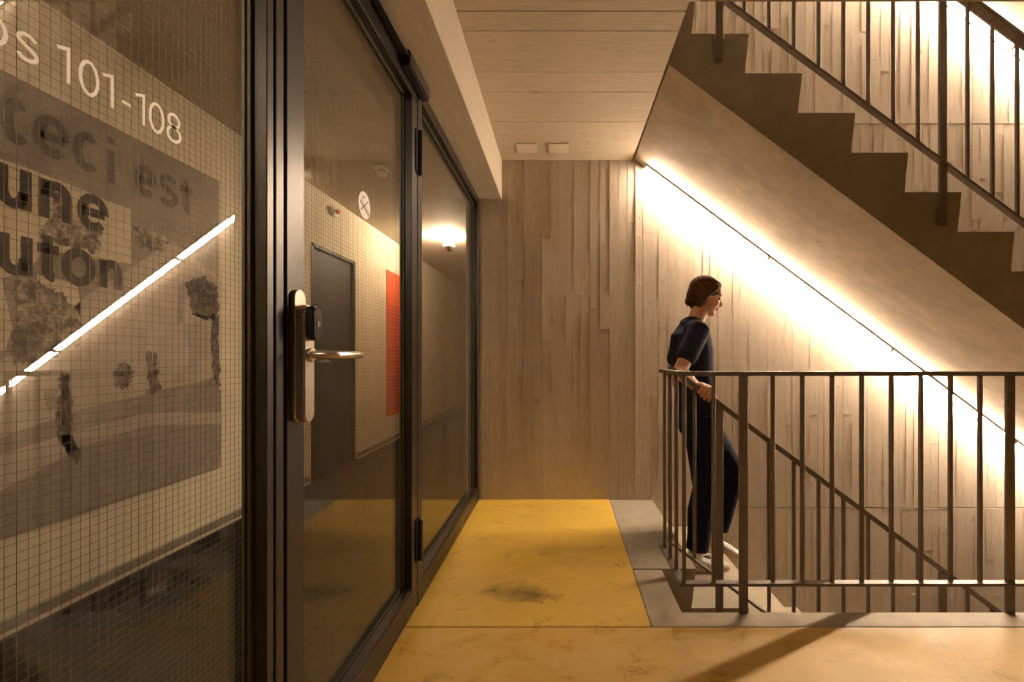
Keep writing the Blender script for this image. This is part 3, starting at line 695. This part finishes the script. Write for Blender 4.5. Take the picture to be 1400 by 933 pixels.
for ch, xa, xb, za, zb, mt in rows:
    ya, yb = pw(xa, 300)[0], pw(xb, 300)[0]
    glyph(ch, ya, yb, za, zb, 0.040 if mt == 'p_dark' else 0.038, XC + 0.0102, 0.0003).build('letter', mt, pm)
pr = thing('wall_poster', 'red poster with fine dark lines in two columns on corridor wall', 'poster', (XC, 6.0, 0.34))
MB().box(XC + 0.0005, XC + 0.008, 5.57, 6.55, 0.33, 2.14).build('board', 'red', pr)
z = 0.40
lm = None
while z < 1.72:
    for a, b in ((5.60, 6.02), (6.10, 6.50)):
        if lm is None:
            o = MB().box(XC + 0.008, XC + 0.0085, a, b, 0, 0.022).build('printed_line', 'dred', pr); lm = (o, z)
            o.location.z += z; base_o = o; base_a = a
        else:
            o = base_o.copy(); COL.objects.link(o); o.location = base_o.location.copy(); o.location.y += a - base_a; o.location.z += z - lm[1]
    z += 0.046

# ------------------------------------------------------------------ the person walking down
def fuse(mb, name, mat, parent, voxel=0.007, smooth=4):
    me = mb.mesh(name); o = bpy.data.objects.new(name, me); COL.objects.link(o)
    r = o.modifiers.new('r', 'REMESH'); r.mode = 'VOXEL'; r.voxel_size = voxel; r.use_smooth_shade = True
    s_ = o.modifiers.new('s', 'SMOOTH'); s_.factor = 0.5; s_.iterations = smooth
    dg = bpy.context.evaluated_depsgraph_get(); me2 = bpy.data.meshes.new_from_object(o.evaluated_get(dg))
    o.modifiers.clear(); o.data = me2; me2.materials.clear(); me2.materials.append(M[mat]); me2.name = name
    for p in me2.polygons: p.use_smooth = True
    if parent: attach(o, parent)
    return o
TR = -RIS                                    # tread the standing foot is on
per = thing('person', 'person in navy shirt and dark jeans walking down with a hand on the rail', 'person', (0.82, 2.80, TR))
PYc = 2.82
hipR, hipL = Vector((0.835, 2.73, 0.70)), Vector((0.845, 2.905, 0.71))
kneeR, ankR = Vector((0.86, 2.725, 0.28)), Vector((0.805, 2.725, -0.115))
kneeL, ankL = Vector((1.10, 2.895, 0.34)), Vector((0.985, 2.905, -0.055))
shR, shL = Vector((0.795, 2.645, 1.225)), Vector((0.80, 2.985, 1.225))
elR, wrR = Vector((0.662, 2.55, 0.995)), Vector((0.695, 2.352, 0.920))
elL, wrL = Vector((0.74, 3.07, 0.965)), Vector((0.86, 3.06, 0.77))
HX = (0.81, 0, -0.587)                       # down the handrail
body = MB()
torso = [(0.845, PYc, 0.66), (0.84, PYc, 0.76), (0.828, PYc, 0.88), (0.812, PYc, 1.00), (0.80, PYc, 1.12), (0.798, PYc, 1.21), (0.806, PYc, 1.265)]
trad = [(0.105, 0.155), (0.11, 0.16), (0.098, 0.138), (0.105, 0.148), (0.112, 0.165), (0.092, 0.155), (0.06, 0.09)]
body.loft(torso, trad, 20)
body.loft([(0.81, PYc, 1.24), (0.835, PYc, 1.31), (0.862, PYc, 1.37)], [0.058, 0.052, 0.052], 14)
def leg(mb, h, kn, an, e=0.0):
    mb.loft([h, h.lerp(kn, 0.35), h.lerp(kn, 0.75), kn, kn.lerp(an, 0.3) + Vector((-0.012, 0, 0)), kn.lerp(an, 0.7), an],
            [0.088 + e, 0.082 + e, 0.064 + e, 0.057 + e, 0.058 + e, 0.043 + e, 0.036 + e], 14)
leg(body, hipR, kneeR, ankR); leg(body, hipL, kneeL, ankL)
def arm(mb, s_, e_, w_):
    mb.loft([s_, s_.lerp(e_, 0.3), s_.lerp(e_, 0.75), e_, e_.lerp(w_, 0.3), e_.lerp(w_, 0.75), w_], [0.054, 0.050, 0.042, 0.040, 0.041, 0.031, 0.027], 12)
arm(body, shR, elR, wrR); arm(body, shL, elL, wrL)
# right hand over the handrail: palm on top, four fingers down the near side, thumb along the back
t = Vector((0.81, 0, -0.587)); hc = Vector((0.722, 2.290, 0.0)); hc.z = nose_z(hc.x, 0) + 0.92 + 0.0105 * 1.24
upn = Vector((0.587, 0, 0.81))
pc = hc + upn * 0.018
body.loft([wrR, wrR.lerp(pc, 0.5) + Vector((0, 0, .008)), pc + Vector((0, 0.012, 0.004)), pc + Vector((0, -0.018, 0.002))], [(0.026, 0.024), (0.034, 0.020), (0.042, 0.017), (0.041, 0.014)], 14, up=(0.35, 0, 0.94))
for i, (ln, off) in enumerate(((0.92, -0.034), (1.05, -0.0115), (1.0, 0.0115), (0.8, 0.033))):
    b0 = pc + t * (-off) + Vector((0, -0.016, 0.003)); k1 = hc + t * (-off) + upn * 0.012 + Vector((0, -0.036, 0))
    k2 = hc + t * (-off * 0.98) - upn * (0.016 * ln) + Vector((0, -0.040, 0)); k3 = hc + t * (-off * 0.96) - upn * (0.036 * ln) + Vector((0, -0.030, 0))
    body.loft([b0, k1, k2, k3], [0.0098, 0.0092, 0.0085, 0.0075], 10, up=tuple(t))
body.loft([pc + t * 0.026 + Vector((0, 0.024, 0)), pc + t * 0.052 + Vector((0, 0.032, -0.010)), pc + t * 0.072 + Vector((0, 0.026, -0.016))], [0.0125, 0.0105, 0.0085], 10, up=tuple(upn))
# left hand hanging, loosely curled
fd = (wrL - elL).normalized(); sd_ = Vector((0, 1, 0)); pl = wrL + fd * 0.045
body.loft([wrL, wrL + fd * 0.03, wrL + fd * 0.085], [(0.026, 0.022), (0.038, 0.017), (0.040, 0.014)], 12, up=(0, 1, 0))
sp = fd.cross(sd_).normalized()
for i, (ln, off) in enumerate(((0.9, -0.030), (1.05, -0.010), (1.0, 0.010), (0.8, 0.029))):
    b0 = wrL + fd * 0.082 + sp * off
    body.loft([b0, b0 + fd * 0.032 * ln + sd_ * -0.008, b0 + fd * 0.052 * ln + sd_ * -0.024, b0 + fd * 0.060 * ln + sd_ * -0.042], [0.0095, 0.009, 0.0083, 0.0072], 10, up=tuple(sp))
body.loft([wrL + fd * 0.03 + sp * -0.028, wrL + fd * 0.06 + sp * -0.048 + sd_ * -0.012, wrL + fd * 0.085 + sp * -0.05 + sd_ * -0.022], [0.012, 0.0105, 0.0085], 10)
# head, turned to look down the stairs
hrot = Matrix.Rotation(math.radians(16), 3, 'Y'); HC = Vector((0.895, PYc, 1.452))
def hp(x, y, z): return HC + hrot @ Vector((x, y, z))
body.ball(hp(-0.012, 0, 0.022), (0.094, 0.074, 0.090), 20, 14, hrot)          # skull
body.ball(hp(0.022, 0, -0.030), (0.068, 0.060, 0.080), 18, 12, hrot)          # face
body.ball(hp(0.058, 0, -0.092), (0.026, 0.030, 0.022), 12, 8, hrot)           # chin
body.loft([hp(0.082, 0, 0.012), hp(0.092, 0, -0.010), hp(0.104, 0, -0.030)], [0.009, 0.010, 0.013], 10)   # nose
body.ball(hp(0.094, 0, -0.036), (0.012, 0.017, 0.009), 10, 8, hrot)
body.loft([hp(0.072, -0.045, 0.022), hp(0.084, 0, 0.024), hp(0.072, 0.045, 0.022)], [0.010, 0.011, 0.010], 10, up=(0, 0, 1))  # brow
for s_ in (-1, 1):
    body.ball(hp(0.060, 0.036 * s_, -0.030), (0.022, 0.020, 0.024), 10, 8, hrot)
    body.ball(hp(-0.006, 0.074 * s_, -0.010), (0.016, 0.008, 0.028), 10, 8, hrot)
bd = fuse(body, 'body', 'skin', per, 0.0045, 3)
for s_ in (-1, 1):
    MB().ball(hp(0.074, 0.030 * s_, 0.000), (0.010, 0.013, 0.009), 12, 8, hrot).build('eye', 'eye', bd, smooth=True)
MB().loft([hp(0.083, -0.022, -0.060), hp(0.090, 0, -0.060), hp(0.083, 0.022, -0.060)], [(0.006, 0.006)] * 3, 10, up=(0, 0, 1)).build('mouth', 'lip', bd, smooth=True)
hr = MB()
hr.ball(hp(-0.020, 0, 0.036), (0.100, 0.083, 0.088), 20, 14, hrot)
hr.ball(hp(-0.062, 0, -0.010), (0.058, 0.070, 0.080), 16, 12, hrot)
hr.ball(hp(0.030, 0, 0.080), (0.044, 0.056, 0.026), 14, 10, hrot)
for s_ in (-1, 1): hr.loft([hp(0.028, 0.066 * s_, 0.060), hp(0.010, 0.075 * s_, 0.02), hp(-0.02, 0.074 * s_, -0.01), hp(-0.045, 0.062 * s_, -0.07)], [0.018, 0.014, 0.020, 0.022], 10)
hr.ball(hp(-0.085, 0, -0.055), (0.034, 0.05, 0.036), 12, 8, hrot)
fuse(hr, 'hair', 'hair', per, 0.006, 3)
# clothes
sh = MB()
sh.loft([(0.842, PYc, 0.70)] + torso[1:6] + [(0.804, PYc, 1.25)], [(0.126, 0.176), (0.124, 0.174), (0.113, 0.154), (0.120, 0.163), (0.130, 0.183), (0.115, 0.176), (0.080, 0.108)], 22)
for s_, e_ in ((shR, elR), (shL, elL)):
    sh.loft([s_ + Vector((0, -0.05 if s_.y > PYc else 0.05, 0.0)), s_, s_.lerp(e_, 0.3), s_.lerp(e_, 0.62)], [0.075, 0.066, 0.064, 0.062], 14)
shirt = fuse(sh, 'shirt', 'shirt', per, 0.007, 4)
MB().cyl((0.80, PYc, 1.262), (0.812, PYc, 1.285), 0.074, 20, 0.064).build('collar', 'shirt', shirt, 0.003)
tr = MB()
tr.loft([(0.842, PYc, 0.66), (0.842, PYc, 0.74)], [(0.120, 0.168), (0.120, 0.166)], 20)
def trouser(h, kn, an):
    end = an + (kn - an).normalized() * 0.034
    tr.loft([h + Vector((0, 0, 0.03)), h.lerp(kn, 0.35), h.lerp(kn, 0.75), kn, kn.lerp(an, 0.35) + Vector((-0.012, 0, 0)), kn.lerp(an, 0.7), end],
            [0.108, 0.099, 0.082, 0.076, 0.076, 0.068, 0.066], 16, caps=False)
trouser(hipR, kneeR, ankR); trouser(hipL, kneeL, ankL)
fuse(tr, 'trousers', 'jeans', per, 0.007, 4)
def shoe(an, pitch):
    R_ = Matrix.Rotation(pitch, 3, 'Y')
    def q(x, y, z): return an + R_ @ Vector((x, y, z))
    z0 = -0.0865
    mb = MB()
    for (xx, zz, a, b, c) in ((-0.03, -0.042, 0.052, 0.040, 0.042), (0.03, -0.048, 0.06, 0.042, 0.034), (0.10, -0.054, 0.06, 0.047, 0.027), (0.155, -0.058, 0.045, 0.040, 0.020)):
        mb.ball(q(xx, 0, zz), (a, b, c), 14, 10, R_)
    mb.loft([q(-0.005, 0, -0.02), q(-0.004, 0, 0.02)], [0.044, 0.042], 14, caps=False)
    s0 = fuse(mb, 'shoe', 'shoe', per, 0.006, 3)
    out = []
    for k_ in range(24):
        a = 2 * PI * k_ / 24; x = math.cos(a); y = math.sin(a)
        out.append((0.062 + 0.140 * x, (0.046 + 0.008 * x) * y * (0.92 if x < 0 else 1)))
    vs = [q(x, y, z0) for x, y in out] + [q(x * 1.0, y * 1.0, z0 + 0.026) for x, y in out]; n = 24
    MB().add(vs, [tuple(range(n))[::-1], tuple(range(n, 2 * n))] + [(i, (i + 1) % n, n + (i + 1) % n, n + i) for i in range(n)]).build('sole', 'sole', s0, 0.004, 2)
    MB().ball(q(-0.046, 0, -0.028), (0.042, 0.043, 0.036), 14, 10, R_).build('heel_panel', 'shoe_y', s0, smooth=True)
    for i in range(4):
        xx = 0.035 + 0.018 * i; zz = -0.012 - 0.008 * i
        MB().loft([q(xx, -0.028, zz - .010), q(xx + .004, 0, zz), q(xx, 0.028, zz - .010)], [0.004] * 3, 8, up=(0, 0, 1)).build('lace', 'white', s0, smooth=True)
shoe(ankR + Vector((0, 0, 0)), 0.0)
shoe(ankL, math.radians(24))
